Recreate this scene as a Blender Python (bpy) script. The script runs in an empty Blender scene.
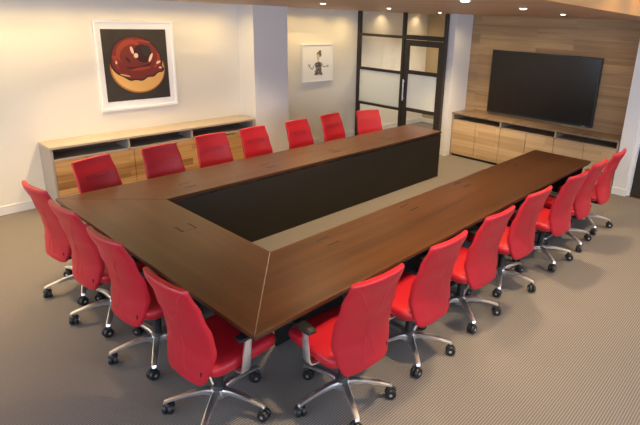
import bpy, bmesh, math, random
from mathutils import Vector, Matrix
random.seed(4)
sc = bpy.context.scene
col = sc.collection
PI = math.pi

# ------------------------------------------------------------------ helpers
class MB:
    def __init__(s): s.v = []; s.f = []; s.m = []; s.mi = 0
    def add(s, vs, fs):
        n = len(s.v); s.v += [tuple(v) for v in vs]
        s.f += [tuple(i + n for i in f) for f in fs]; s.m += [s.mi] * len(fs)
    def box(s, x0, x1, y0, y1, z0, z1):
        x0, x1 = min(x0, x1), max(x0, x1); y0, y1 = min(y0, y1), max(y0, y1); z0, z1 = min(z0, z1), max(z0, z1)
        v = [(x, y, z) for x in (x0, x1) for y in (y0, y1) for z in (z0, z1)]
        s.add(v, [(0, 1, 3, 2), (4, 6, 7, 5), (0, 4, 5, 1), (2, 3, 7, 6), (0, 2, 6, 4), (1, 5, 7, 3)])
        return s
    def prism(s, pts, z0, z1):
        n = len(pts)
        a = sum(pts[i][0] * pts[(i + 1) % n][1] - pts[(i + 1) % n][0] * pts[i][1] for i in range(n))
        if a < 0: pts = pts[::-1]
        v = [(x, y, z0) for x, y in pts] + [(x, y, z1) for x, y in pts]
        f = [tuple(range(n - 1, -1, -1)), tuple(range(n, 2 * n))]
        f += [(i, (i + 1) % n, (i + 1) % n + n, i + n) for i in range(n)]
        s.add(v, f); return s
    def rings(s, R, closed=False, cap=True):
        n = len(R[0]); k = len(R); v = [p for r in R for p in r]; f = []
        for i in range(k if closed else k - 1):
            a = i * n; b = ((i + 1) % k) * n
            f += [(a + j, a + (j + 1) % n, b + (j + 1) % n, b + j) for j in range(n)]
        if cap and not closed:
            f.append(tuple(range(n - 1, -1, -1))); f.append(tuple((k - 1) * n + j for j in range(n)))
        s.add(v, f); return s
    def lathe(s, prof, n=20, c=(0, 0, 0), axis='z'):
        R = []
        for r, h in prof:
            ring = []
            for j in range(n):
                a = 2 * PI * j / n; p, q = r * math.cos(a), r * math.sin(a)
                if axis == 'z': ring.append((c[0] + p, c[1] + q, c[2] + h))
                elif axis == 'y': ring.append((c[0] + q, c[1] + h, c[2] + p))
                else: ring.append((c[0] + h, c[1] + p, c[2] + q))
            R.append(ring)
        return s.rings(R)
    def tube(s, pts, r, n=8):
        pts = [Vector(p) for p in pts]; R = []
        rr = r if isinstance(r, (list, tuple)) else [r] * len(pts)
        for i, p in enumerate(pts):
            t = (pts[min(i + 1, len(pts) - 1)] - pts[max(i - 1, 0)]).normalized()
            up = Vector((0, 0, 1)) if abs(t.z) < .95 else Vector((1, 0, 0))
            a = t.cross(up).normalized(); b = a.cross(t).normalized()
            R.append([p + (a * math.cos(2 * PI * j / n) + b * math.sin(2 * PI * j / n)) * rr[i] for j in range(n)])
        return s.rings(R)
    def bar(s, pts, w, h, side):
        """rectangular section swept along pts; side = width direction"""
        pts = [Vector(p) for p in pts]; side = Vector(side).normalized(); R = []
        for i, p in enumerate(pts):
            t = (pts[min(i + 1, len(pts) - 1)] - pts[max(i - 1, 0)]).normalized()
            u = side.cross(t).normalized()
            ww = (w[i] if isinstance(w, (list, tuple)) else w) / 2; hh = (h[i] if isinstance(h, (list, tuple)) else h) / 2
            R.append([p + side * (ww * a) + u * (hh * b) for a, b in
                      ((-1, -.6), (-.7, -1), (.7, -1), (1, -.6), (1, .6), (.7, 1), (-.7, 1), (-1, .6))])
        return s.rings(R)
    def build(s, name, mat, parent=None, smooth=False, bevel=0, seg=2):
        me = bpy.data.meshes.new(name); me.from_pydata(s.v, [], s.f)
        mats = mat if isinstance(mat, (list, tuple)) else [mat]
        for m in mats: me.materials.append(m)
        for p, i in zip(me.polygons, s.m): p.material_index = i
        bm = bmesh.new(); bm.from_mesh(me); bmesh.ops.recalc_face_normals(bm, faces=bm.faces)
        if bevel:
            es = [e for e in bm.edges if len(e.link_faces) == 2 and e.calc_face_angle() > .5]
            bmesh.ops.bevel(bm, geom=es, offset=bevel, segments=seg, profile=.5, affect='EDGES', clamp_overlap=True)
        bm.to_mesh(me); bm.free()
        if smooth:
            for p in me.polygons: p.use_smooth = True
            try: me.set_sharp_from_angle(angle=math.radians(38))
            except Exception: pass
        o = bpy.data.objects.new(name, me); col.objects.link(o)
        if parent: o.parent = parent
        return o

def tag(o, label=None, cat=None, group=None, kind=None):
    if label: o['label'] = label
    if cat: o['category'] = cat
    if group: o['group'] = group
    if kind: o['kind'] = kind
    return o
def empty(name, loc=(0, 0, 0), rz=0):
    o = bpy.data.objects.new(name, None); col.objects.link(o)
    o.location = loc; o.rotation_euler = (0, 0, rz); o.empty_display_size = .1
    return o
def copy_tree(o, parent=None):
    c = o.copy(); col.objects.link(c)
    if parent: c.parent = parent
    for ch in list(o.children): copy_tree(ch, c)
    return c
def struct(name, mb, mat, parent=None, **k):
    o = mb.build(name, mat, parent, **k)
    if parent is None: o['kind'] = 'structure'
    return o

# ------------------------------------------------------------------ materials
def srgb(r, g, b):
    f = lambda c: (c / 255) / 12.92 if c / 255 <= .04045 else ((c / 255 + .055) / 1.055) ** 2.4
    return (f(r), f(g), f(b), 1)
def mat(name, c, rough=.5, metal=0, spec=.5, coat=0, coat_r=.1):
    m = bpy.data.materials.new(name); m.use_nodes = True
    b = m.node_tree.nodes['Principled BSDF']
    b.inputs['Base Color'].default_value = c; b.inputs['Roughness'].default_value = rough
    b.inputs['Metallic'].default_value = metal; b.inputs['Specular IOR Level'].default_value = spec
    b.inputs['Coat Weight'].default_value = coat; b.inputs['Coat Roughness'].default_value = coat_r
    return m
def nd(m, t, **k):
    n = m.node_tree.nodes.new(t)
    for a, v in k.items(): setattr(n, a, v)
    return n
def lk(m, a, b): m.node_tree.links.new(a, b)
def ramp(m, fac, stops):
    r = nd(m, 'ShaderNodeValToRGB'); e = r.color_ramp.elements
    e[0].position, e[0].color = stops[0]; e[1].position, e[1].color = stops[-1]
    for p, c in stops[1:-1]:
        x = e.new(p); x.color = c
    lk(m, fac, r.inputs[0]); return r.outputs[0]
def mix(m, a, b, fac, mode='MIX'):
    n = nd(m, 'ShaderNodeMix', data_type='RGBA', blend_type=mode)
    for s, v in ((n.inputs[6], a), (n.inputs[7], b), (n.inputs[0], fac)):
        if hasattr(v, 'links'): lk(m, v, s)
        else: s.default_value = v
    return n.outputs[2]
def bump(m, h, strength=.2, dist=.01):
    n = nd(m, 'ShaderNodeBump'); n.inputs['Strength'].default_value = strength; n.inputs['Distance'].default_value = dist
    lk(m, h, n.inputs['Height']); lk(m, n.outputs[0], m.node_tree.nodes['Principled BSDF'].inputs['Normal'])
def noisy(name, c1, c2, scale=6, rough=.5, bs=.1, bscale=200, **k):
    m = mat(name, c1, rough, **k)
    tc = nd(m, 'ShaderNodeTexCoord'); n = nd(m, 'ShaderNodeTexNoise'); n.inputs['Scale'].default_value = scale
    lk(m, tc.outputs['Object'], n.inputs['Vector'])
    lk(m, mix(m, c1, c2, n.outputs[0]), m.node_tree.nodes['Principled BSDF'].inputs['Base Color'])
    n2 = nd(m, 'ShaderNodeTexNoise'); n2.inputs['Scale'].default_value = bscale
    lk(m, tc.outputs['Object'], n2.inputs['Vector']); bump(m, n2.outputs[0], bs, .002)
    return m
def wood(name, stops, grain='x', planks=None, rough=.4, gscale=1.0, coat=0, spec=.5, plankmix=.5):
    """grain = axis along which the grain runs; planks = (length, width, across axis)"""
    m = mat(name, stops[0][1], rough, coat=coat, spec=spec)
    tc = nd(m, 'ShaderNodeTexCoord'); mp = nd(m, 'ShaderNodeMapping')
    s = {'x': (.35, 9, 9), 'y': (9, .35, 9), 'z': (9, 9, .35)}[grain]
    mp.inputs['Scale'].default_value = [q * gscale for q in s]
    lk(m, tc.outputs['Object'], mp.inputs['Vector'])
    vec = mp.outputs[0]
    pl = None
    if planks:
        L, Wd, ax = planks
        sep = nd(m, 'ShaderNodeSeparateXYZ'); lk(m, tc.outputs['Object'], sep.inputs[0])
        cmb = nd(m, 'ShaderNodeCombineXYZ')
        lk(m, sep.outputs['xyz'.index(grain)], cmb.inputs[0]); lk(m, sep.outputs['xyz'.index(ax)], cmb.inputs[1])
        br = nd(m, 'ShaderNodeTexBrick'); br.offset = .37
        br.inputs['Scale'].default_value = 1; br.inputs['Brick Width'].default_value = L; br.inputs['Row Height'].default_value = Wd
        br.inputs['Mortar Size'].default_value = .0012; br.inputs['Mortar Smooth'].default_value = 1; br.inputs['Bias'].default_value = 0
        br.inputs['Color1'].default_value = (0, 0, 0, 1); br.inputs['Color2'].default_value = (1, 1, 1, 1)
        br.inputs['Mortar'].default_value = (.5, .5, .5, 1)
        lk(m, cmb.outputs[0], br.inputs['Vector']); pl = br
        add = nd(m, 'ShaderNodeVectorMath', operation='MULTIPLY_ADD')
        lk(m, br.outputs['Color'], add.inputs[0]); add.inputs[1].default_value = (13, 17, 11); lk(m, mp.outputs[0], add.inputs[2])
        vec = add.outputs[0]
    n = nd(m, 'ShaderNodeTexNoise'); n.inputs['Scale'].default_value = 1.3; n.inputs['Detail'].default_value = 7
    n.inputs['Roughness'].default_value = .62; n.inputs['Distortion'].default_value = .6
    lk(m, vec, n.inputs['Vector'])
    fac = n.outputs[0]
    if pl:
        fm = nd(m, 'ShaderNodeMix'); fm.inputs[0].default_value = plankmix * .5
        lk(m, n.outputs[0], fm.inputs[2]); lk(m, pl.outputs['Color'], fm.inputs[3]); fac = fm.outputs[0]
    c = ramp(m, fac, stops)
    if pl: c = mix(m, c, (stops[0][1][0] * .45, stops[0][1][1] * .45, stops[0][1][2] * .45, 1), pl.outputs['Fac'])
    lk(m, c, m.node_tree.nodes['Principled BSDF'].inputs['Base Color'])
    bump(m, n.outputs[0], .06, .003)
    return m
def glow(name, c, s):
    m = bpy.data.materials.new(name); m.use_nodes = True; t = m.node_tree
    t.nodes.remove(t.nodes['Principled BSDF']); e = t.nodes.new('ShaderNodeEmission')
    e.inputs[0].default_value = c; e.inputs[1].default_value = s
    t.links.new(e.outputs[0], t.nodes['Material Output'].inputs[0]); return m

M = {}
M['wall'] = noisy('wall_paint', srgb(232, 229, 221), srgb(229, 225, 216), 2, .75, .05, 150)
M['wall_white'] = noisy('white_paint', srgb(226, 226, 228), srgb(220, 220, 223), 2, .7, .05, 150)
M['base'] = mat('baseboard_paint', srgb(222, 222, 222), .5)
M['red'] = noisy('red_leather', srgb(184, 30, 46), srgb(174, 26, 40), 5, .40, .10, 260, spec=.5)
M['red_seam'] = mat('red_stitching', srgb(206, 62, 74), .5)
M['chrome'] = mat('polished_aluminium', (.90, .91, .93, 1), .30, .95)
M['black'] = noisy('black_plastic', (.012, .012, .013, 1), (.018, .018, .02, 1), 30, .38, .05)
M['blackpanel'] = noisy('black_laminate', srgb(30, 27, 25), srgb(25, 22, 21), 3, .5, .02)
M['darkframe'] = noisy('dark_bronze_frame', srgb(50, 45, 42), srgb(44, 40, 38), 5, .45, .02)
wst = [(.30, srgb(62, 38, 22)), (.5, srgb(76, 47, 28)), (.62, srgb(83, 52, 31)), (.75, srgb(68, 42, 25))]
M['table_x'] = wood('walnut_long', wst, 'x', None, .33, .8, spec=.3)
M['table_y'] = wood('walnut_cross', wst, 'y', None, .35, .8, spec=.3)
ost = [(.30, srgb(136, 96, 56)), (.44, srgb(180, 140, 90)), (.56, srgb(202, 164, 112)), (.72, srgb(146, 102, 58))]
M['oak_wall'] = wood('oak_wall_planks', [(p, srgb(*c)) for p, c in ((.27, (124, 98, 68)), (.45, (154, 126, 92)), (.58, (174, 145, 108)), (.76, (130, 100, 68)))], 'y', (1.7, .17, 'z'), .5, .8)
M['oak_door_x'] = wood('oak_front_x', ost, 'x', (.9, .095, 'z'), .42, 1.1, plankmix=.75)
M['oak_door_y'] = wood('oak_front_y', [(p, srgb(*c)) for p, c in ((.25, (168, 132, 92)), (.45, (196, 162, 120)), (.6, (208, 176, 134)), (.78, (172, 134, 92)))], 'y', (.9, .095, 'z'), .42, 1.1, plankmix=.75)
M['top_x'] = wood('pale_top_x', [(.3, srgb(172, 158, 142)), (.6, srgb(184, 172, 158)), (.8, srgb(164, 148, 132))], 'x', None, .4, .8)
M['top_y'] = wood('taupe_top_y', [(.3, srgb(112, 92, 76)), (.6, srgb(138, 116, 98)), (.8, srgb(104, 84, 68))], 'y', None, .3, .8)
M['taupe'] = noisy('taupe_laminate', srgb(168, 160, 154), srgb(160, 152, 146), 3, .5, .02)
M['taupe_dark'] = noisy('dark_taupe_laminate', srgb(92, 76, 64), srgb(84, 69, 58), 3, .5, .02)
M['slot'] = noisy('shelf_interior', srgb(112, 92, 74), srgb(104, 85, 68), 3, .6, .02)
M['ceil_wood'] = wood('ceiling_planks', [(p, srgb(*c)) for p, c in ((.25, (146, 118, 88)), (.45, (168, 138, 106)), (.6, (180, 149, 115)), (.78, (150, 121, 90)))], 'y', (1.9, .14, 'x'), .45, .8)
M['fascia'] = wood('fascia_oak', [(.3, srgb(176, 116, 56)), (.5, srgb(212, 152, 84)), (.7, srgb(184, 124, 62))], 'x', None, .45, .6)
M['ceiling'] = mat('ceiling_white', srgb(230, 226, 218), .8)
M['white_frame'] = mat('white_frame', srgb(246, 249, 252), .4)
M['mat_board'] = mat('mat_board', srgb(248, 250, 252), .7)
M['metal_strip'] = mat('aluminium_strip', (.85, .85, .84, 1), .25, 1)
M['slot_black'] = mat('slot_black', (.008, .007, .006, 1), .6)
M['groove'] = mat('flap_edge', srgb(120, 80, 56), .4)
M['tv_frame'] = mat('tv_bezel', srgb(46, 50, 56), .35, .6)
M['tv_screen'] = mat('tv_screen', srgb(34, 33, 31), .22, 0, .35)
M['tv_logo'] = mat('tv_mark', srgb(190, 195, 200), .4)
M['brass'] = mat('brass_strip', srgb(190, 160, 95), .3, 1)
M['lens'] = glow('lamp_lens', (1, .86, .66, 1), 9)
M['ring'] = mat('trim_ring', srgb(225, 215, 200), .4)
# glass
g = bpy.data.materials.new('clear_glass'); g.use_nodes = True; t = g.node_tree; b = t.nodes['Principled BSDF']
tr = t.nodes.new('ShaderNodeBsdfTransparent'); gl = t.nodes.new('ShaderNodeBsdfGlossy'); gl.inputs['Roughness'].default_value = .03
lw = t.nodes.new('ShaderNodeLayerWeight'); lw.inputs[0].default_value = .5; pw = t.nodes.new('ShaderNodeMath'); pw.operation = 'POWER'; pw.inputs[1].default_value = 5
t.links.new(lw.outputs['Facing'], pw.inputs[0]); fr = t.nodes.new('ShaderNodeMath'); fr.operation = 'MULTIPLY_ADD'; fr.inputs[1].default_value = .9; fr.inputs[2].default_value = .05; t.links.new(pw.outputs[0], fr.inputs[0]); mx = t.nodes.new('ShaderNodeMixShader')
t.links.new(fr.outputs[0], mx.inputs[0]); t.links.new(tr.outputs[0], mx.inputs[1]); t.links.new(gl.outputs[0], mx.inputs[2])
t.links.new(mx.outputs[0], t.nodes['Material Output'].inputs[0]); t.nodes.remove(b); M['glass'] = g
g = bpy.data.materials.new('frosted_glass'); g.use_nodes = True; t = g.node_tree; b = t.nodes['Principled BSDF']
b.inputs['Base Color'].default_value = srgb(250, 255, 255); b.inputs['Roughness'].default_value = .35
tl = t.nodes.new('ShaderNodeBsdfTranslucent'); tl.inputs[0].default_value = srgb(240, 246, 243)
mx = t.nodes.new('ShaderNodeMixShader'); mx.inputs[0].default_value = .22
t.links.new(b.outputs[0], mx.inputs[1]); t.links.new(tl.outputs[0], mx.inputs[2]); t.links.new(mx.outputs[0], t.nodes['Material Output'].inputs[0])
M['frost'] = g
# carpet: fine ribs running along x, crossed by a weaker weave
m = mat('ribbed_carpet', srgb(128, 116, 106), .95, spec=.1); M['carpet'] = m
tc = nd(m, 'ShaderNodeTexCoord')
def wave(axis, per, dist=.0):
    w = nd(m, 'ShaderNodeTexWave', wave_type='BANDS', bands_direction=axis, wave_profile='SIN')
    w.inputs['Scale'].default_value = PI * 2 / per / 20; w.inputs['Distortion'].default_value = dist
    w.inputs['Detail Scale'].default_value = 30
    lk(m, tc.outputs['Object'], w.inputs['Vector']); return w.outputs['Fac']
w1 = wave('Y', .0165, .3); w2 = wave('X', .012, .5)
nn = nd(m, 'ShaderNodeTexNoise'); nn.inputs['Scale'].default_value = 220; lk(m, tc.outputs['Object'], nn.inputs['Vector'])
n3 = nd(m, 'ShaderNodeTexNoise'); n3.inputs['Scale'].default_value = 1.6; lk(m, tc.outputs['Object'], n3.inputs['Vector'])
c = ramp(m, w1, [(.0, srgb(122, 116, 114)), (.5, srgb(138, 131, 127)), (1.0, srgb(174, 167, 161))])
c = mix(m, c, srgb(128, 121, 118), w2, 'MIX'); m.node_tree.nodes[-1].inputs[0].default_value = .3
f2 = nd(m, 'ShaderNodeMath', operation='MULTIPLY'); f2.inputs[1].default_value = .35; lk(m, w2, f2.inputs[0])
lk(m, f2.outputs[0], m.node_tree.nodes['Mix'].inputs[0]) if False else None
c = mix(m, c, srgb(128, 128, 128), nn.outputs[0], 'OVERLAY')
lk(m, c, m.node_tree.nodes['Principled BSDF'].inputs['Base Color'])
bump(m, w1, .35, .003)
for n in m.node_tree.nodes:                      # weave crossing the ribs kept weak
    if n.type == 'MIX' and n.blend_type == 'MIX':
        for l in list(m.node_tree.links):
            if l.to_socket == n.inputs[0]: m.node_tree.links.remove(l)
        lk(m, f2.outputs[0], n.inputs[0])

# ------------------------------------------------------------------ dimensions
H = 2.535; HU = 3.05
YW = 4.979; YW2 = 5.19; YC = 4.58
XG = 6.405; XT = 7.03; XE = 8.8
XB = -4.2; YR = -5.0

# ------------------------------------------------------------------ room
struct('floor', MB().box(XB - .2, XE + .2, YR - .2, YW2 + .2, -.1, 0), M['carpet'])
def Yf(x): return -1.07 + .134 * (x - .69)        # edge of the lowered wood ceiling
struct('ceiling', MB().prism([(XB, Yf(XB)), (XE, Yf(XE)), (XE, YW2), (XB, YW2)], H, H + .05), M['ceil_wood'])
struct('ceiling_upper', MB().prism([(XB, YR), (XT, YR), (XT, Yf(XT) - .03), (XB, Yf(XB) - .03)], HU, HU + .08), M['ceiling'])
fb = MB().box(0, (XT - XB) * 1.01, -.03, 0, 0, HU - H)
fo = struct('trim_1', fb, M['fascia']); fo.location = (XB, Yf(XB), H); fo.rotation_euler = (0, 0, math.atan(.134))
struct('wall_left', MB().box(XB - .1, 3.40, YW, YW2 + .2, 0, HU).box(3.40, 4.06, YW2, YW2 + .2, 0, HU).box(4.06, XE + .1, YW2, YW2 + .2, 0, HU), M['wall'])
struct('wall_column_left', MB().box(3.40, 4.06, YC, YW2, 0, H), M['wall_white'])
struct('wall_tv', MB().box(XT, XT + .1, 0, 2.95, 0, H), M['oak_wall'])
struct('wall_column_glass', MB().box(XG + .06, XT + .1, 2.95, 3.10, 0, H), M['wall_white'])
struct('wall_column_right', MB().box(6.58, XT + .1, -.19, 0, 0, HU), M['wall_white'])
struct('wall_door', MB().box(6.64, 6.8, -.19, -.24, 0, HU).box(6.64, 6.8, -1.2, YR, 0, HU).box(6.64, 6.8, -.24, -1.2, 2.1, HU), M['wall_white'])
struct('wall_corridor', MB().box(XE, XE + .1, 3.0, YW2 + .1, 0, H), noisy('corridor_paint', srgb(176, 156, 122), srgb(170, 150, 116), 2, .8))
struct('wall_corridor_side', MB().box(XT + .1, XE + .1, 2.98, 3.08, 0, H), M['wall'])
# daylight side of the room, behind the camera: window walls
wb = MB().box(XB - .1, XB, YR, YW, 0, .85).box(XB - .1, XB, YR, YW, 2.45, HU)
for y0, y1 in ((YR, -4.3), (-1.75, -1.35), (1.2, 1.6), (4.1, YW)): wb.box(XB - .1, XB, y0, y1, .85, 2.45)
struct('wall_back', wb, M['wall'])
wr = MB().box(XB, 6.64, YR - .1, YR, 0, .85).box(XB, 6.64, YR - .1, YR, 2.6, HU)
RX = ((XB, -3.6), (-.9, -.5), (2.2, 2.6), (5.3, 6.64))
for x0, x1 in RX: wr.box(x0, x1, YR - .1, YR, .85, 2.6)
struct('wall_right', wr, M['wall'])
def portal(name, loc, rot, sx, sy):
    l = bpy.data.lights.new(name, 'AREA'); l.shape = 'RECTANGLE'; l.size = sx; l.size_y = sy; l.cycles.is_portal = True
    o = bpy.data.objects.new(name, l); o.location = loc; o.rotation_euler = rot; col.objects.link(o)
n = 3
for y0, y1 in ((-4.3, -1.75), (-1.35, 1.2), (1.6, 4.1)):
    w = MB(); e = .04
    w.box(XB - .08, XB - .02, y0, y0 + e, .85, 2.45).box(XB - .08, XB - .02, y1 - e, y1, .85, 2.45)
    w.box(XB - .08, XB - .02, y0 + e, y1 - e, .85, .85 + e).box(XB - .08, XB - .02, y0 + e, y1 - e, 2.45 - e, 2.45)
    w.box(XB - .08, XB - .02, (y0 + y1) / 2 - .02, (y0 + y1) / 2 + .02, .85 + e, 2.45 - e)
    struct('window_%d' % n, w, M['darkframe']); n += 1
    portal('window_light', (XB - .11, (y0 + y1) / 2, 1.65), (0, -PI / 2, 0), 1.6, y1 - y0)
for x0, x1 in ((-3.6, -.9), (-.5, 2.2), (2.6, 5.3)):
    w = MB(); e = .04
    w.box(x0, x0 + e, YR - .08, YR - .02, .85, 2.6).box(x1 - e, x1, YR - .08, YR - .02, .85, 2.6)
    w.box(x0 + e, x1 - e, YR - .08, YR - .02, .85, .85 + e).box(x0 + e, x1 - e, YR - .08, YR - .02, 2.6 - e, 2.6)
    w.box((x0 + x1) / 2 - .02, (x0 + x1) / 2 + .02, YR - .08, YR - .02, .85 + e, 2.6 - e)
    struct('window_%d' % n, w, M['darkframe']); n += 1
    portal('window_light', ((x0 + x1) / 2, YR - .11, 1.72), (PI / 2, 0, 0), x1 - x0, 1.75)

# baseboards
bt = .015; bh = .105
struct('baseboard_left', MB().box(XB, .46, YW - bt, YW, 0, bh), M['base'])
struct('baseboard_left_far', MB().box(4.06, XG - .04, YW2 - bt, YW2, 0, bh).box(XG + .04, XE, YW2 - bt, YW2, 0, bh), M['base'])
struct('baseboard_column', MB().box(3.40, 4.06 + bt, YC - bt, YC, 0, bh).box(4.06, 4.06 + bt, YC, YW2 - bt, 0, bh), M['base'])
struct('baseboard_corridor', MB().box(XE - bt, XE, 3.1, YW2 - bt, 0, bh), M['base'])
struct('baseboard_glass_column', MB().box(XG + .05 - bt, XG + .05, 2.95, 3.10, 0, bh).box(XG + .05 - bt, 6.575, 2.95 - bt, 2.95, 0, bh), M['base'])
struct('baseboard_right', MB().box(6.58 - bt, 6.58, -.19, 0, 0, bh).box(6.58 - bt, 6.64, -.19 - bt, -.19, 0, bh), M['base'])

# ------------------------------------------------------------------ glass partition (window_1) and glass door (door_1)
f = MB(); x0, x1 = XG - .035, XG + .035
YL, YM0, YM1, YR0 = YW2, 3.99, 4.05, 3.07
f.box(x0, x1, YL - .07, YL, 0, H)                       # wall post
f.box(x0, x1, YM0, YM1, 0, H)                           # middle post
f.box(x0, x1, YR0, YR0 + .05, 0, H)                     # right post
zt0, zt1 = 2.065, 2.115
f.box(x0, x1, YM1, YL - .07, zt0, zt1).box(x0, x1, YR0 + .05, YM0, 2.06, 2.14)
f.box(x0, x1, YM1, YL - .07, 1.405, 1.455).box(x0, x1, YM1, YL - .07, .705, .755).box(x0, x1, YM1, YL - .07, 0, .08)
wn = struct('window_1', f, M['darkframe'], bevel=.002, seg=1)
for nm, ya, yb, za, zb, mt in (('upper_pane', YM1, YL - .07, zt1, H, 'glass'), ('clear_pane', YM1, YL - .07, 1.455, zt0, 'glass'),
        ('frosted_pane', YM1, YL - .07, .755, 1.405, 'frost'), ('lower_pane', YM1, YL - .07, .08, .705, 'glass'), ('transom_pane', YR0 + .05, YM0, 2.14, H, 'glass')):
    MB().box(XG - .004, XG + .004, ya, yb, za, zb).build(nm, M[mt], wn)
d0, d1 = YR0 + .056, YM0 - .006
x0, x1 = XG - .025, XG + .025
f = MB().box(x0, x1, d1 - .10, d1, .01, 2.05).box(x0, x1, d0, d0 + .09, .01, 2.05)
for za, zb in ((.01, .16), (.725, .79), (1.43, 1.50), (1.945, 2.05)): f.box(x0, x1, d0 + .09, d1 - .10, za, zb)
dr = struct('door_1', f, M['darkframe'], bevel=.002, seg=1)
for nm, za, zb, mt in (('clear_pane', 1.50, 1.945, 'glass'), ('frosted_pane', .79, 1.43, 'frost'), ('lower_pane', .16, .725, 'glass')):
    MB().box(XG - .004, XG + .004, d0 + .09, d1 - .10, za, zb).build(nm, M[mt], dr)
MB().tube([(x0 - .05, d1 - .05, .92), (x0 - .05, d1 - .05, 1.32)], .013, 10).tube([(x0, d1 - .05, .96), (x0 - .05, d1 - .05, .96)], .008).tube(
    [(x0, d1 - .05, 1.28), (x0 - .05, d1 - .05, 1.28)], .008).build('door_handle', M['chrome'], dr, smooth=True)
# dark door at the right edge
f = MB().box(6.66, 6.71, -.25, -1.19, .012, 2.09)
d2 = struct('door_2', f, M['darkframe'], bevel=.003, seg=1)
MB().box(6.655, 6.66, -.36, -1.08, .35, 1.95).build('door_panel', M['black'], d2)
MB().box(6.60, 6.70, -.25, -1.19, 0, .012).build('threshold', M['brass'], d2)
MB().tube([(6.66, -.32, 1.0), (6.61, -.32, 1.0), (6.61, -.44, 1.0)], .011, 10).build('door_handle', M['chrome'], d2, smooth=True)

# ------------------------------------------------------------------ conference table
W = 2.989; CW = .711; AL = .675; AR = .774; L1 = 5.30; L2 = 5.34; ZT = .74
tb = empty('conference_table', (2.6, 1.5, 0))
inv = Vector((-2.6, -1.5, 0))
def tpart(mb, name, m_, par=tb, **k):
    mb.v = [(x + inv.x, y + inv.y, z) for x, y, z in mb.v] if par is tb else mb.v
    return mb.build(name, m_, par, **k)
e = .0022
tp = [tpart(MB().prism([(0, e), (0, W - e), (CW, W - AL - e), (CW, AR + e)], ZT - .026, ZT), 'tabletop', M['table_y'], bevel=.0025),
      tpart(MB().prism([(0, 0 - e), (CW, AR - e), (L2, AR), (L2, 0 - e)], ZT - .026, ZT), 'tabletop', M['table_x'], bevel=.0025),
      tpart(MB().prism([(0, W + e), (CW, W - AL + e), (L1, W - AL), (L1, W + e)], ZT - .026, ZT), 'tabletop', M['table_x'], bevel=.0025)]
tp[0]['label'] = 'cross section of the top joining the two arms'; tp[1]['label'] = 'long right arm of the top'; tp[2]['label'] = 'long left arm of the top'
# dark edge band under the top
i = .012
eb = MB().prism([(i, i), (L2 - i, i), (L2 - i, AR - i), (CW - i, AR - i), (CW - i, W - AL + i), (L1 - i, W - AL + i), (L1 - i, W - i), (i, W - i)], ZT - .045, ZT - .0265)
tpart(eb, 'edge_band', M['blackpanel'])
# bright metal strip in the near mitre
a = Vector((-.0, -.0, 0)); b_ = Vector((CW, AR, 0)); dn = (b_ - a).normalized(); nn_ = Vector((-dn.y, dn.x, 0)) * .0035
ms = MB().prism([tuple((p + q).xy) for p, q in ((a + dn * .02, -nn_), (b_ - dn * .01, -nn_), (b_ - dn * .01, nn_), (a + dn * .02, nn_))], ZT - .02, ZT + .001)
o = tpart(ms, 'joint_strip', M['metal_strip']); o['label'] = 'bright metal joint strip'
# panels down to the floor around the inner edge
pz = ZT - .05
tpart(MB().box(CW - .03, L1 - .02, W - AL + .0, W - AL + .022, 0, pz), 'modesty_panel', M['blackpanel'])
tpart(MB().box(CW - .12, CW - .10, AR - .1, W - AL + .1, 0, pz), 'modesty_panel', M['blackpanel'])
tpart(MB().box(CW - .05, L2 - .02, AR - .12, AR - .10, 0, pz), 'modesty_panel', M['blackpanel'])
tpart(MB().box(L1 - .05, L1 - .02, W - AL + .024, W - .12, 0, pz), 'end_panel', M['blackpanel'])
tpart(MB().box(L2 - .05, L2 - .02, .08, AR - .122, 0, pz), 'end_panel', M['blackpanel'])
# pedestal panels with flat foot plates
def ped(x, y, along):
    p = MB()
    if along == 'x': p.box(x - .02, x + .02, y - .18, y + .18, .02, pz)
    else: p.box(x - .02, x + .02, y - .13, y + .13, .02, pz)
    o = tpart(p, 'leg_panel', M['blackpanel'])
    q = MB()
    if along == 'x': q.box(x - .07, x + .07, y - .21, y + .21, 0, .02)
    else: q.box(x - .07, x + .07, y - .15, y + .15, 0, .02)
    q.v = [(a + inv.x, b + inv.y, c) for a, b, c in q.v]
    q.build('foot_plate', M['black'], o, bevel=.004)
for x in (.95, 2.45, 3.93): ped(x, .40, 'x')
for x in (.86, 2.22, 3.66): ped(x, W - .32, 'x')
ped(.43, 1.59, 'y'); ped(.43, .84, 'y')
# power flaps: pairs of dark slots in the veneer
def flap(x, y, along):
    p = MB(); w = .062; s = .058
    fl = MB()
    if along == 'x': fl.box(x - w, x + w, y - s, y + s, ZT + .0002, ZT + .0010)
    else: fl.box(x - s, x + s, y - w, y + w, ZT + .0002, ZT + .0010)
    o = tpart(fl, 'power_flap', M['table_y' if along == 'y' else 'table_x'])
    for k in (-1, 1):
        p = MB()
        if along == 'x': p.box(x - w, x + w, y + k * s - .007, y + k * s + .007, ZT + .0002, ZT + .0018)
        else: p.box(x + k * s - .007, x + k * s + .007, y - w, y + w, ZT + .0002, ZT + .0018)
        p.v = [(a + inv.x, b + inv.y, c) for a, b, c in p.v]
        p.build('slot', M['slot_black'], o)
for x, y, al in ((.50, 1.60, 'y'), (1.15, .61, 'x'), (2.22, .62, 'x'), (3.20, .64, 'x'), (4.36, .64, 'x'),
                 (1.06, W - .43, 'x'), (2.08, W - .42, 'x'), (3.14, W - .43, 'x'), (4.22, W - .42, 'x')): flap(x, y, al)
tag(tb, 'large U-shaped dark walnut conference table with a black panel around its inner side', 'table')

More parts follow.
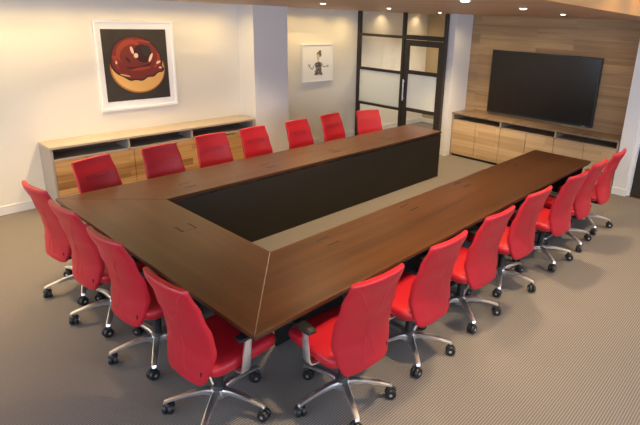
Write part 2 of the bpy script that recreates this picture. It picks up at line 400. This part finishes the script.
# ------------------------------------------------------------------ chair
def lerp(tab, t):
    for (a, va), (b, vb) in zip(tab, tab[1:]):
        if t <= b:
            k = (t - a) / (b - a); k = k * k * (3 - 2 * k); return va + (vb - va) * k
    return tab[-1][1]
def superp(th, px, py, p):
    c, s = math.cos(th), math.sin(th)
    return px * math.copysign(abs(c) ** p, c), py * math.copysign(abs(s) ** p, s)
WT = [(.377, .29), (.387, .345), (.415, .385), (.48, .428), (.60, .468), (.72, .464), (.88, .440), (1.01, .420), (1.030, .416), (1.040, .404)]
YT = [(.375, -.235), (.50, -.215), (.58, -.20), (.70, -.215), (.85, -.258), (1.04, -.320)]
TT = [(.377, .016), (.387, .034), (.43, .046), (.60, .056), (.85, .052), (1.01, .046), (1.034, .042), (1.040, .032)]
def back_y(x, z):
    w = lerp(WT, z) / 2
    return lerp(YT, z) + .040 * (abs(x) / .245) ** 2.0
def make_chair():
    t = empty('office_chair')
    # backrest
    n = 36; R = []
    zs = [.377, .380, .387, .398, .410, .425, .445, .465, .49, .52, .56, .60, .65, .70, .75, .80, .85, .90, .94, .98, 1.01, 1.022, 1.033, 1.038, 1.040]
    for z in zs:
        w = lerp(WT, z) / 2; th = lerp(TT, z) / 2; ring = []
        for j in range(n):
            x, y = superp(2 * PI * j / n, w, th, .42)
            ring.append((x, back_y(x, z) + y, z))
        R.append(ring)
    bk = MB().rings(R).build('backrest', M['red'], t, smooth=True)
    # Y-shaped seam on the rear face, two cross seams on the front face
    def surf(x, z, side):
        w = lerp(WT, z) / 2; th = lerp(TT, z) / 2
        u = min(1, abs(x) / w); yy = th * max(0, (1 - u ** (2 / .42))) ** (.42 / 2)
        return (x, back_y(x, z) + side * yy, z)
    sm = MB()
    for s in (-1, 1):
        sm.tube([surf(s * (.175 - .160 * (k / 12) ** .8), 1.012 - .27 * k / 12, -1) for k in range(13)], .0017, 6)
        sm.tube([surf(s * (.015 + .002 * k / 10 + .03 * (k / 10) ** 2), .715 - .27 * k / 10, -1) for k in range(11)], .0017, 6)
    o = sm.build('back_seam', M['red_seam'], bk)
    sm = MB()
    for z in (.855, .89): sm.tube([surf(-.12 + .24 * k / 12, z, 1) for k in range(13)], .0028, 6)
    sm.tube([surf(-.12, .855 + .035 * k / 3, 1) for k in range(4)], .0028, 6); sm.tube([surf(.12, .855 + .035 * k / 3, 1) for k in range(4)], .0028, 6)
    sm.build('front_seam', mat('dark_red_stitch', srgb(150, 14, 26), .5) if 'dks' not in M else M['dks'], bk)
    p = surf(.17, .455, -1); MB().box(p[0] - .003, p[0] + .003, p[1] - .004, p[1] + .002, .448, .474).build('fabric_tag', M['black'], bk)
    # seat
    R = []
    for z, sx, sy in ((.415, .215, .205), (.420, .232, .222), (.432, .243, .235), (.455, .250, .243), (.480, .250, .243), (.494, .243, .235), (.502, .228, .222), (.506, .18, .175), (.507, .09, .09)):
        ring = []
        for j in range(40):
            x, y = superp(2 * PI * j / 40, sx, sy * 1.06, .34)
            ring.append((x, .058 + y, z - .018 * max(0, (y - .10) / .14) ** 2))
        R.append(ring)
    MB().rings(R).build('seat', M['red'], t, smooth=True)
    MB().box(-.17, .17, -.12, .20, .400, .418).box(-.075, .075, -.17, .12, .352, .402).box(-.03, .03, -.205, -.1, .375, .400).tube([(.07, .03, .372), (.21, .03, .366), (.235, .03, .366)], .006).build('tilt_mechanism', M['black'], t, bevel=.006)
    # armrests
    for s in (-1, 1):
        ar = MB().bar([(s * .15, .0, .408), (s * .24, .0, .404), (s * .278, .0, .412), (s * .292, .0, .445), (s * .290, .01, .54), (s * .284, .03, .640)],
                      [.062, .062, .062, .062, .056, .046], [.014, .014, .016, .018, .018, .018], (0, 1, 0)).build('armrest', M['chrome'], t, smooth=True, bevel=0)
        R = []
        for z, a_, b_2 in ((.638, .028, .090), (.641, .035, .099), (.650, .037, .102), (.657, .035, .100), (.660, .028, .092)):
            R.append([(s * .282 + q[0], .05 + q[1], z) for q in (superp(2 * PI * j / 24, a_, b_2, .36) for j in range(24))])
        MB().rings(R).build('arm_pad', M['black'], ar, smooth=True)
    # column
    MB().lathe([(.030, .14), (.030, .27), (.026, .275), (.026, .29), (.017, .292), (.017, .36)], 20).build('gas_column', M['black'], t, smooth=True)
    sb = MB().lathe([(.030, .078), (.050, .088), (.055, .12), (.048, .148), (.034, .156)], 24).build('star_base', M['chrome'], t, smooth=True)
    for k in range(5):
        a_ = k * 2 * PI / 5; c, s_ = math.cos(a_), math.sin(a_)
        rr = [(.035, .122), (.09, .136), (.17, .132), (.24, .122), (.295, .110), (.322, .101), (.330, .090)]
        MB().bar([(r * c, r * s_, z) for r, z in rr], [.054, .048, .042, .038, .035, .032, .026], [.050, .036, .026, .021, .019, .018, .011], (-s_, c, 0)).build('base_leg', M['chrome'], sb, smooth=True)
        ca = a_ + 1.1 + .9 * k; cx, cy = .312 * c, .312 * s_
        ax = Vector((math.cos(ca), math.sin(ca), 0)); off = Vector((-ax.y, ax.x, 0)) * .014
        w = MB()
        for sd in (-1, 1):
            R = []
            for r, h in ((.012, .004), (.034, .004), (.0385, .009), (.0385, .022), (.033, .030), (.012, .032)):
                R.append([Vector((cx, cy, .0387)) + off + ax * (sd * h) + (off.normalized() * math.cos(q) + Vector((0, 0, 1)) * math.sin(q)) * r
                          for q in (2 * PI * j / 20 for j in range(20))])
            w.rings(R)
        w.lathe([(.014, .035), (.016, .066), (.012, .078), (.007, .082), (.007, .100)], 12, (cx, cy, 0))
        ca_o = w.build('caster', M['black'], t, smooth=True)
        for sd in (-1, 1):
            R = []
            for r, h in ((.011, .031), (.011, .0335), (.005, .0345)):
                R.append([Vector((cx, cy, .0387)) + off + ax * (sd * h) + (off.normalized() * math.cos(q) + Vector((0, 0, 1)) * math.sin(q)) * r
                          for q in (2 * PI * j / 12 for j in range(12))])
            MB().rings(R).build('hub_cap', M['chrome'], ca_o, smooth=True)
    return t
proto = make_chair(); used = [False]
def chair(x, y, deg, label, group, spin=0, dz=0):
    o = proto if not used[0] else copy_tree(proto); used[0] = True
    o.location = (x, y, 0); o.rotation_euler = (0, 0, math.radians(deg))
    tag(o, label, 'chair', group)
    # swivel base turned on its own
    for ch in o.children:
        if ch.name.startswith('star_base') or ch.name.startswith('caster'): ch.rotation_euler = (0, 0, math.radians(spin - deg))
        elif not ch.name.startswith('gas_column'): ch.location.z = dz
    return o
gR, gL, gF = 'red chairs along the near right side of the table', 'red chairs along the left end of the table', 'red chairs along the far side of the table'
R = [(.62, -.085, -5, 'red leather office chair just right of the near table corner with its armrest showing', 25),
     (1.345, -.085, -2, 'red leather office chair, second from the near corner on the right side', 14),
     (2.08, -.085, -3, 'red leather office chair, third from the near corner on the right side', 17),
     (2.825, -.085, -4, 'red leather office chair in the middle of the seven along the right side', 62),
     (3.62, -.135, -4, 'red leather office chair, third from the far end on the right side', 15),
     (4.26, -.130, -1, 'red leather office chair, second from the far end on the right side', 25),
     (4.95, -.135, 0, 'red leather office chair at the far right end nearest the black door', 9)]
for x, y, a, lb, sp in R: chair(x, y, a, lb, gR, sp, 0 if x < 1 else -.012)
Lc = [(.02, .430, -87, 'red leather office chair in the foreground just left of the near table corner', 4),
      (.03, 1.24, -86, 'red leather office chair at the left end, second from the near corner', 22),
      (.025, 1.94, -86, 'red leather office chair at the left end, third from the near corner', 21),
      (.03, 2.56, -85, 'leftmost red leather office chair at the left end, seen from its side', 29)]
for x, y, a, lb, sp in Lc: chair(x, y, a, lb, gL, sp)
F = [(.53, 3.0, 196, 'red leather office chair on the far side nearest the left table corner', 50),
     (1.20, 3.03, 185, 'red leather office chair, second from the left on the far side', 33),
     (1.90, 3.17, 180, 'red leather office chair, third from the left on the far side', 50),
     (2.55, 3.18, 184, 'red leather office chair in front of the right end of the low sideboard', 5),
     (3.30, 3.18, 183, 'red leather office chair on the far side in front of the white column', 15),
     (4.03, 3.24, 184, 'red leather office chair on the far side below the small framed drawing', 25),
     (4.64, 3.12, 162, 'red leather office chair on the far side nearest the glass partition', 40)]
for x, y, a, lb, sp in F: chair(x, y, a, lb, gF, sp, -.06)

# ------------------------------------------------------------------ credenzas
def credenza(name, length, depth, height, divs, ndoors, along_mat, top_mat, carcass, pulls, slot_z, door_z):
    """local: x along length, front at y=0, back at y=depth"""
    t = empty(name); T = .025
    b = MB()
    b.box(0, T, 0, depth, 0, height - .028).box(length - T, length, 0, depth, 0, height - .028)
    for d in divs: b.box(d - T / 2, d + T / 2, 0, depth - .02, slot_z[0] - .018, height - .028)
    b.box(T, length - T, 0.0, depth - .02, slot_z[0] - .018, slot_z[0])
    b.box(T, length - T, .02, depth - .02, door_z[0], door_z[0] + .02)
    body = b.build('body', carcass, t)
    MB().box(T, length - T, depth - .02, depth - .002, .09, height - .03).build('back_panel', M['slot'], t)
    MB().box(T, length - T, .022, .028, door_z[0] + .021, slot_z[0] - .019).build('gap_shade_sheet', M['slot_black'], t)  # black sheet standing in for the shade in the door gaps
    MB().box(T, length - T, .03, .05, 0, door_z[0] - .002).build('plinth', M['blackpanel'], t)
    MB().box(-.004, length + .004, -.012, depth, height - .028, height).build('worktop', top_mat, t, bevel=.002)
    for i in range(ndoors):
        a0 = T + (length - 2 * T) * i / ndoors + .0035; a1 = T + (length - 2 * T) * (i + 1) / ndoors - .0035
        o = MB().box(a0, a1, 0, .02, door_z[0], door_z[1]).build('door', along_mat, t, bevel=.0015)
        c = (a0 + a1) / 2
        if pulls:
            MB().box(c - .13, c + .13, -.010, 0, door_z[1] - .012, door_z[1] - .002).build('pull', M['taupe_dark'], o)
    return t
c1 = credenza('sideboard', 2.885, YW - 4.587 - .002, .823, (.915, 1.815), 3, M['oak_door_x'], M['top_x'], M['taupe'], True, (.665, .795), (.095, .645))
c1.location = (.478, 4.587, 0)
tag(c1, 'long low sideboard with pale top and honey oak fronts below the doughnut picture', 'cabinet')
M['oak_pale'] = wood('oak_front_pale', [(.27, srgb(172, 144, 110)), (.45, srgb(190, 162, 126)), (.58, srgb(204, 177, 142)), (.76, srgb(178, 148, 112))], 'x', (.9, .11, 'z'), .42, 1.1, plankmix=.7)
c2 = credenza('television_cabinet', 2.925, XT - 6.588 - .002, .812, (.975, 1.95), 6, M['oak_pale'], M['top_y'], noisy('warm_taupe_laminate', srgb(172, 152, 130), srgb(164, 144, 122), 3, .5, .02), False, (.685, .784), (.045, .665))
for ch in c2.children:
    pass
c2.location = (6.588, 2.94, 0); c2.rotation_euler = (0, 0, -PI / 2)
tag(c2, 'long low cabinet with six pale oak doors under the wall television', 'cabinet')

# ------------------------------------------------------------------ television
tv = empty('television', (XT - .058, 1.508, 1.412)); w2, h2 = .945, .548
fr_ = MB().box(-.02, .03, -w2, w2, -h2, h2).box(.03, .0565, -.4, .4, -.25, .25)
fr_.build('casing', M['tv_frame'], tv, bevel=.004)
MB().box(-.0225, -.020, -w2 + .022, w2 - .022, -h2 + .03, h2 - .022).build('screen', M['tv_screen'], tv)
lg = MB().box(-.024, -.0205, -w2 + .10, -w2 + .16, -h2 + .010, -h2 + .017); lg.build('maker_mark', M['tv_logo'], tv)
tag(tv, 'large black flat screen television mounted on the oak plank wall', 'television')

# ------------------------------------------------------------------ pictures
def ell(cx, cy, rx, ry, n=40, a0=0, a1=2 * PI, rot=0, wob=0):
    P = []
    for k in range(n):
        a = a0 + (a1 - a0) * k / n; q = 1 + wob * math.sin(a * 7 + 1)
        x, y = rx * q * math.cos(a), ry * q * math.sin(a)
        P.append((cx + x * math.cos(rot) - y * math.sin(rot), cy + x * math.sin(rot) + y * math.cos(rot)))
    return P
class Flat(MB):
    def poly(s, pts, layer, mi):          # pts in 0..1 print coordinates, y down; thin printed layer
        s.mi = mi; y = -.0004 * layer
        s.add([(px * s.w, y, (1 - py) * s.h) for px, py in pts], [tuple(range(len(pts)))]); s.mi = 0
def stroke(p, q, r): # thin quad between two points
    dx, dy = q[0] - p[0], q[1] - p[1]; l = math.hypot(dx, dy) or 1; nx, ny = -dy / l * r, dx / l * r
    return [(p[0] + nx, p[1] + ny), (q[0] + nx, q[1] + ny), (q[0] - nx, q[1] - ny), (p[0] - nx, p[1] - ny)]
def picture(name, x0, x1, z0, z1, ywall, fw, label):
    t = empty(name, (x0, ywall - .04, z0)); w, h = x1 - x0, z1 - z0
    f = MB().box(0, fw, 0, .038, 0, h).box(w - fw, w, 0, .038, 0, h).box(fw, w - fw, 0, .038, 0, fw).box(fw, w - fw, 0, .038, h - fw, h)
    f.build('frame', M['white_frame'], t, bevel=.003)
    MB().box(fw, w - fw, .018, .03, fw, h - fw).build('mat_board', M['mat_board'], t)
    tag(t, label, 'picture'); return t, w, h
t, w, h = picture('framed_painting', 1.262, 2.309, 1.108, 2.262, YW, .03, 'white framed painting of a chocolate glazed doughnut above the sideboard')
P = Flat(); P.w = w - .185; P.h = h - .225
mats = [noisy('paint_dark', srgb(30, 25, 22), srgb(58, 52, 46), 5, .6), mat('paint_dough', srgb(222, 176, 106), .6), mat('paint_dough_shade', srgb(176, 116, 58), .6),
        mat('paint_glaze', srgb(112, 36, 20), .5), mat('paint_glaze_dark', srgb(52, 16, 12), .5), mat('paint_glaze_mid', srgb(150, 58, 34), .5), mat('paint_light', srgb(246, 212, 186), .5)]
P.mi = 0; P.box(0, P.w, 0, .004, 0, P.h)
P.poly(ell(.51, .55, .43, .35, rot=.12), 1, 2)
P.poly(ell(.515, .555, .41, .325, rot=.12), 2, 1)
P.poly(ell(.50, .56, .36, .27, a0=.15, a1=2.6, n=30), 2.3, 1)
gl_ = [(.13, .44), (.15, .30), (.22, .19), (.33, .12), (.46, .09), (.62, .11), (.76, .18), (.87, .30), (.91, .42), (.89, .50), (.93, .53), (.90, .58), (.82, .58), (.76, .64), (.66, .63), (.58, .69), (.48, .66), (.40, .68), (.31, .62), (.22, .58), (.16, .52)]
for _ in range(2):
    gl_ = [q for k in range(len(gl_)) for q in ((gl_[k][0] * .75 + gl_[(k + 1) % len(gl_)][0] * .25, gl_[k][1] * .75 + gl_[(k + 1) % len(gl_)][1] * .25),
           (gl_[k][0] * .25 + gl_[(k + 1) % len(gl_)][0] * .75, gl_[k][1] * .25 + gl_[(k + 1) % len(gl_)][1] * .75))]
gl_ = [(.50 + (a - .52) * 1.07, .40 + (b - .38) * 1.10) for a, b in gl_]
P.poly(gl_, 3, 4)
P.poly([(.52 + (a - .52) * .94, .38 + (b - .38) * .93) for a, b in gl_], 4, 3)
P.poly(ell(.38, .30, .20, .15, rot=-.5), 5, 5); P.poly(ell(.40, .34, .17, .12, rot=-.5), 6, 3)
P.poly(ell(.60, .34, .145, .125, rot=.5), 7, 4); P.poly(ell(.66, .30, .07, .08, rot=.4), 8, 0)
P.poly([(.16 + .04 * math.cos(q), .36) for q in (0, 3.1)] + [(.20, .50), (.23, .56), (.19, .53)], 5.5, 5)
P.poly(ell(.80, .44, .06, .11, rot=.35), 6.5, 5); P.poly(ell(.775, .43, .045, .10, rot=.35), 6.8, 3)
P.poly(ell(.53, .50, .20, .05, rot=-.12), 6.2, 4); P.poly(ell(.52, .475, .21, .045, rot=-.12), 6.4, 3)
P.poly(ell(.36, .42, .05, .02, rot=.9), 8, 4); P.poly(ell(.62, .165, .12, .014, rot=.15), 8, 5); P.poly(ell(.30, .64, .08, .012, rot=.25), 8, 1)
P.poly(ell(.49, .365, .035, .035), 9, 6); P.poly(ell(.435, .29, .022, .055, rot=-.3), 9, 6)
P.poly(ell(.72, .40, .02, .07, rot=.5), 9, 6); P.poly(ell(.185, .45, .028, .045), 9, 5); P.poly(ell(.18, .455, .014, .022), 10, 6)
P.poly(ell(.84, .47, .04, .018, rot=-.4), 9, 6); P.poly(ell(.55, .555, .16, .022, rot=-.1), 9, 5); P.poly(ell(.30, .20, .09, .018, rot=-.7), 9, 5)
P.poly(ell(.865, .55, .025, .012), 9, 6)
o = P.build('print', mats, t); o.location = (.075, .012, .118)
t, w, h = picture('framed_drawing', 4.88, 5.66, 1.215, 1.905, YW2, .018, 'small white framed ink drawing of a figure with a hair bun beside the glass partition')
P = Flat(); P.w = w - .06; P.h = h - .06
ink = mat('ink_grey', srgb(112, 108, 106), .7); ink2 = mat('ink_black', srgb(40, 38, 38), .7); ink3 = mat('ink_olive', srgb(134, 122, 92), .7)
P.box(0, P.w, 0, .004, 0, P.h)
P.poly(ell(.54, .25, .085, .085), 1, 3); P.poly(ell(.57, .165, .045, .04), 2, 1); P.poly(ell(.575, .24, .045, .06), 1.5, 1)
P.poly(ell(.505, .32, .05, .085), 2, 4); P.poly([(.49, .37), (.535, .37), (.55, .47), (.48, .47)], 1, 4)
P.poly([(.40, .50), (.47, .47), (.57, .47), (.64, .50), (.615, .62), (.60, .70), (.68, .85), (.37, .85), (.43, .70), (.42, .62)], 1, 1)
random.seed(9)
for k in range(46):
    x = .40 + .24 * random.random(); y = .50 + .34 * random.random(); P.poly(stroke((x, y), (x + random.uniform(-.05, .05), y + .035), .008), 2 + (k % 3) * .3, 2 if k % 3 else 4)
for p, q in (((.41, .51), (.30, .68)), ((.30, .68), (.20, .60)), ((.20, .60), (.17, .52)), ((.20, .60), (.23, .53)), ((.63, .51), (.70, .62)), ((.70, .62), (.83, .60)), ((.83, .60), (.88, .57)), ((.83, .60), (.88, .62))):
    P.poly(stroke(p, q, .010), 2, 1)
o = P.build('print', [M['mat_board'], ink, ink2, ink3, mat('ink_skin', srgb(214, 205, 190), .7)], t); o.location = (.03, .012, .03)

# ------------------------------------------------------------------ lamps
def lamp_make():
    t = empty('recessed_downlight')
    MB().lathe([(.022, 0), (.031, 0), (.031, -.003), (.022, -.004)], 24).build('trim_ring', M['ring'], t, smooth=True)
    MB().lathe([(.0215, -.001), (.0215, -.006), (.017, -.009), (.006, -.010)], 24).build('lens', M['lens'], t, smooth=True)
    return t
lp = lamp_make(); first = [True]
def spot(x, y, z, power, size=1.9, blend=.8, c=(1, .73, .40), tilt=None):
    l = bpy.data.lights.new('downlight_or_added_beam', 'SPOT'); l.energy = power; l.spot_size = size; l.spot_blend = blend; l.color = c; l.shadow_soft_size = .06
    o = bpy.data.objects.new('downlight_or_added_beam', l); o.location = (x, y, z - .03); col.objects.link(o)
    if tilt: o.rotation_euler = tilt
def lamp(x, y, label, power=60, z=H, **k):
    o = lp if first[0] else copy_tree(lp); first[0] = False
    o.location = (x, y, z); tag(o, label, 'ceiling light', 'recessed downlights in the wood ceiling')
    spot(x, y, z, power, **k)
DL = 125
for x, y, s in ((1.806, 1.384, 'leftmost in view, above the far arm of the table'), (3.074, 1.683, 'in front of the left part of the glass partition'),
             (5.16, 2.422, 'above the glass door'), (.812, -.653, 'at the top edge left of the television'), (1.938, -.418, 'above the left half of the television'), (3.71, .005, 'above the right half of the television')):
    lamp(x, y, 'small recessed downlight ' + s, DL)
for k, (x, y) in enumerate(((-2.2, 3.3), (-.6, 3.4), (1.2, 3.9), (3.0, 3.4), (5.8, 2.2))):  # extra beams added to light the room, no lamps there
    spot(x, y, H, DL)
WC = (1, .70, .28)
for k in range(13): spot(-3.3 + k * .52, 4.55, H, 13, 3.05, 1.0, WC)
for x in (4.6, 5.2, 5.9): spot(x, 4.80, H, 15, 3.0, 1.0, WC)
for x in (7.1, 8.3): spot(x, 5.08, H, 9, 2.5, 1.0)
for x in (7.2, 8.2): spot(x, 4.1, H, 55, 2.4, c=(1, .86, .66))  # added beams without fittings, brightening the corridor behind the glass
for y in (.5, 1.5, 2.5): spot(6.45, y, H, 9, 2.6)  # unseen beams added to lift the television wall, no fittings
# higher ceiling: beams added without lamps, grazing the wooden fascia and warming the aisle
for x in (2.2, 3.3, 4.4, 5.5): spot(x, Yf(x) - .25, HU, 9, 2.2)
spot(5.2, -1.5, HU, 190)

# ------------------------------------------------------------------ daylight
w = bpy.data.worlds.new('daylight'); sc.world = w; w.use_nodes = True
bg = w.node_tree.nodes['Background']; bg.inputs[0].default_value = (.70, .82, 1.0, 1); bg.inputs[1].default_value = 4.2

# ------------------------------------------------------------------ camera
yaw, pitch, roll = YAW, PITCH, ROLL = 0.70473, 0.30112, 0.04105
fwd = Vector((math.cos(yaw) * math.cos(pitch), math.sin(yaw) * math.cos(pitch), -math.sin(pitch)))
r0 = Vector((math.sin(yaw), -math.cos(yaw), 0)); u0 = r0.cross(fwd)
r2 = r0 * math.cos(roll) + u0 * math.sin(roll); u2 = -r0 * math.sin(roll) + u0 * math.cos(roll)
cd = bpy.data.cameras.new('camera'); co = bpy.data.objects.new('camera', cd); col.objects.link(co)
mw = Matrix((r2, u2, -fwd)).transposed().to_4x4(); mw.translation = Vector((-1.424, -2.024, 2.444)); co.matrix_world = mw
cd.sensor_width = 36; cd.sensor_fit = 'HORIZONTAL'; cd.lens = 508.81 * 36 / 640; cd.shift_x = -.0841; cd.shift_y = -.0597; cd.clip_start = .05
sc.camera = co
sc.view_settings.view_transform = 'Standard'; sc.view_settings.look = 'None'; sc.view_settings.gamma = 1
sc.view_settings.use_curve_mapping = False; sc.view_settings.exposure = 0.55
try:
    sc.cycles.use_denoising = True; sc.cycles.sample_clamp_direct = 5; sc.cycles.max_bounces = 8; sc.cycles.sample_clamp_indirect = 6; sc.cycles.transparent_max_bounces = 12
except Exception: pass
